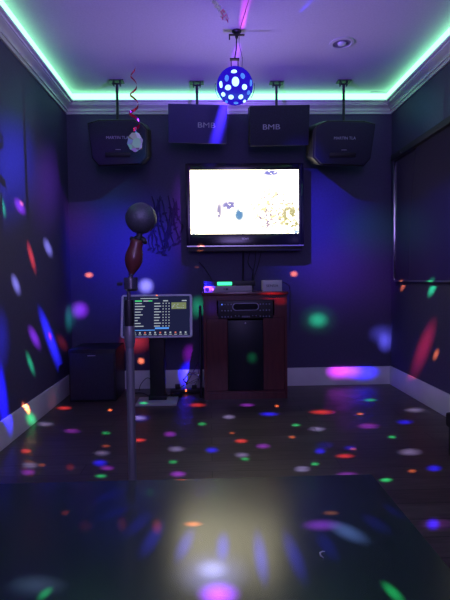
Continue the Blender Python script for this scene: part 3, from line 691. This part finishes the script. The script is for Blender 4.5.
# ---------------------------------------------------------------- microphone on stand
Ym = 1.46; mp = aty(128.5, 280, Ym)
ms = thing('microphone_stand', 'steel upright microphone stand behind the far edge of the table', 'microphone stand', (mp.x, Ym, 0))
zz = lambda py: aty(128.5, py, Ym).z
part('lower_tube', MPOLE, ms, lambda b: (tube(b, [(0,0,.02),(0,0,zz(332))], .0125, 20), lathe(b, [(0,zz(325)),(.0145,zz(326)),(.017,zz(333)),(.016,zz(343)),(.0125,zz(348))], 20)))
part('clutch', MDARK, ms, lambda b: lathe(b, [(.0,zz(300)),(.0125,zz(300)),(.0145,zz(305)),(.0145,zz(322)),(.013,zz(327)),(0,zz(327))], 20))
part('upper_tube', MCHR, ms, lambda b: tube(b, [(0,0,zz(302)),(0,0,zz(288))], .006, 14))
part('base', MDARK, ms, lambda b: lathe(b, [(0,.028),(.02,.028),(.024,.018),(.13,.010),(.135,0),(0,0)], 40))
hx_ = aty(131, 275, Ym).x - mp.x
def clip(b):
    M = Matrix.Translation((hx_*.9, 0, 0))
    lathe(b, [(.0205,zz(277.5)),(.0205,zz(289)),(.016,zz(291)),(.0065,zz(291)),(.0065,zz(289)),(.0165,zz(288)),(.0165,zz(277.5)),(.0205,zz(277.5))], 24, M)
part('chrome_clip', MCHR, ms, clip)
part('clip_screw', MDARK, ms, lambda b: tube(b, [(-.034,0,zz(284)),(-.018,0,zz(284))], .005, 10))
# microphone itself
mc = thing('ball_microphone', 'retro microphone with a round dark grille and red-brown wooden body on the stand', 'microphone', tuple(aty(131.5, 271, Ym)))
o0 = mc.location; rel = lambda px, py: aty(px, py, Ym) - o0
bc = rel(141, 218.3); RBm = 15.3/F*Ym
part('round_grille', grain(mat('mesh_grille', (.12,.13,.16), .42, .5), 420, .2, (.09,.10,.12), (.17,.18,.21), bump=.6), mc, lambda b: bmesh.ops.create_uvsphere(b, u_segments=40, v_segments=28, radius=RBm, matrix=Matrix.Translation(bc)))
part('grille_band', mat('grille_band', (.12,.12,.15), .3, .8), mc, lambda b: tube(b, [bc + Vector((RBm*1.0*math.cos(a_)*math.cos(.5), RBm*math.cos(a_)*math.sin(.5)*-1, RBm*1.0*math.sin(a_))) for a_ in [2*PI*k/48 for k in range(49)]], .0014, 6, False))
def axis_lathe(b, pts, n=28):
    """pts: (px, py, radius px) down the microphone's axis"""
    P = [rel(x, y) for x, y, r_ in pts]; tube(b, P, [r_/F*Ym for _, _, r_ in pts], n)
part('neck', MDARK, mc, lambda b: axis_lathe(b, [(140,232,2.5),(139.5,236,3.2),(138,239,5.0),(137,242,4.2)]))
part('shoulder_knob', MDARK, mc, lambda b: (axis_lathe(b, [(142,237,1.2),(142.5,238.5,2.6),(144,241,3.0),(145.5,243,2.2),(146,244,.8)], 16), axis_lathe(b, [(131,236.5,.8),(131.5,238,2.2),(133,240.5,2.6),(134,243,2.0)], 16)))
part('wooden_body', MBROWN, mc, lambda b: axis_lathe(b, [(137,239,4.2),(136.8,241,6.0),(136.4,244,6.4),(135.8,247.5,6.4),(135,251,7.6),(134.2,256,8.8),(133.4,262,8.6),(132.5,267,6.8),(131.9,271,4.2),(131.6,274,2.4)], 32))
part('connector', MCHR, mc, lambda b: axis_lathe(b, [(131.5,273,2.4),(131.0,277,2.2),(130.6,287,2.2)], 16))
part('side_screw', MCHR, mc, lambda b: (bmesh.ops.create_uvsphere(b, u_segments=10, v_segments=8, radius=.0022, matrix=Matrix.Translation(rel(142.2,257.5)+Vector((0,-.006,0)))),))

# ---------------------------------------------------------------- wall ornament
wo = thing('wall_vine_ornament', 'black drooping leafy ornament on the back wall left of the television', 'wall decoration', tuple(aty(167, 225, YB-.006)))
MDECO = mat('black_sticker', (.028,.024,.06), .8)
def deco(b):
    rnd = random.Random(3); MYl = Matrix(((1,0,0,0),(0,0,-1,0),(0,1,0,0),(0,0,0,1)))
    for k in range(11):
        x0 = 152+k*2.7; top_ = 195+rnd.uniform(-3,14); bot = 262-abs(k-3)*3.0-rnd.uniform(0,8); pts = []
        for j in range(9):
            t_ = j/8; pts.append(aty(x0+rnd.uniform(-1.2,1.2)+3*math.sin(t_*5+k), top_+(bot-top_)*t_, YB-.006) - wo.location)
        tube(b, pts, [.002+.006*math.sin(PI*min(1,(j+1)/9))*rnd.uniform(.5,1.4) for j in range(9)], 6)
        for p in pts[2:]:
            if rnd.random() < .75:
                M = Matrix.Translation(p) @ Matrix.Rotation(rnd.uniform(0,PI), 4, 'Y')
                prism(b, [(-.026,0),(-.008,.009),(.014,.010),(.028,0),(.010,-.010),(-.012,-.008)], -.002, .002, M@MYl)
part('leaf_strands', MDECO, wo, deco)

# ---------------------------------------------------------------- smoked mirror panel, right wall
y0_, y1_, z0_, z1_ = 1.9, 4.07, .917, 1.967
pn = thing('smoked_wall_panel', 'large dark smoked glass panel in a thin metal frame on the right wall', 'wall panel', (XR-.001, (y0_+y1_)/2, z0_))
hy_ = (y1_-y0_)/2; ph = z1_-z0_
part('glass', MMIRR, pn, lambda b: box(b, -.022, -.004, -hy_+.01, hy_-.012, .006, ph-.03))
part('side_frame', MCHR, pn, lambda b: box(b, -.034, -.001, hy_-.016, hy_, 0, ph-.02, .002))
part('bottom_frame', mat('grey_metal_edge', (.3,.3,.36), .35, .7), pn, lambda b: box(b, -.030, -.001, -hy_, hy_-.016, -.006, .006))
part('top_valance', mat('black_valance', (.03,.028,.05), .7), pn, lambda b: box(b, -.055, -.001, -hy_, hy_, ph-.035, ph+.012, .004))
part('bracket_screw', MCHR, pn, lambda b: bmesh.ops.create_uvsphere(b, u_segments=10, v_segments=8, radius=.006, matrix=Matrix.Translation((-.058, hy_-.22, ph-.02))))

# ---------------------------------------------------------------- seat edge at right wall
st = thing('padded_bench', 'low black padded bench against the right wall, cut off by the frame edge', 'bench', (XR-.022, 1.9, 0))
xb = g(446.5, 440, .3)
part('seat', MBLK, st, lambda b: box(b, -.335, 0, -.95, .60, .15, .23, .02)); part('base', MDARK, st, lambda b: box(b, -.325, 0, -.93, .58, 0, .15, .008))

# ---------------------------------------------------------------- table
x_l = -1.05
tb = thing('coffee_table', 'large dark lacquered table in the foreground lit by coloured spots', 'table', ((x_l+TX)/2, (TY-.25)/2+.1, 0))
cxx, cyy = tb.location.x, tb.location.y
part('tabletop', MTABLE, tb, lambda b: box(b, x_l-cxx, TX-cxx, -.45-cyy, TY-cyy, TZ-.03, TZ, .003))
part('apron', MDARK, tb, lambda b: (box(b, x_l+.06-cxx, TX-.06-cxx, TY-.09-cyy, TY-.07-cyy, TZ-.10, TZ-.03), box(b, x_l+.06-cxx, TX-.06-cxx, -.38-cyy, -.36-cyy, TZ-.10, TZ-.03),
     box(b, x_l+.06-cxx, x_l+.08-cxx, -.36-cyy, TY-.09-cyy, TZ-.10, TZ-.03), box(b, TX-.08-cxx, TX-.06-cxx, -.36-cyy, TY-.09-cyy, TZ-.10, TZ-.03)))
for lx in (x_l+.09, TX-.09):
    for ly in (-.35, TY-.10): part('leg', MDARK, tb, lambda b: box(b, lx-.03-cxx, lx+.03-cxx, ly-.03-cyy, ly+.03-cyy, 0, TZ-.03, .004))
hp = EYE + ray(322,555)*((TZ-H)/ray(322,555).z)
bm = bmesh.new(); tube(bm, [(0,-.012,.0015),(-.004,-.004,.0015),(-.003,.005,.0015),(.003,.010,.0015),(.008,.009,.0015)], [.0008,.0016,.0018,.0012,.0006], 6)
cr = tag(obj('paper_scrap', bm, MWHITE, None, (hp.x, hp.y, TZ)), 'tiny curled white scrap lying on the dark table', 'scrap')
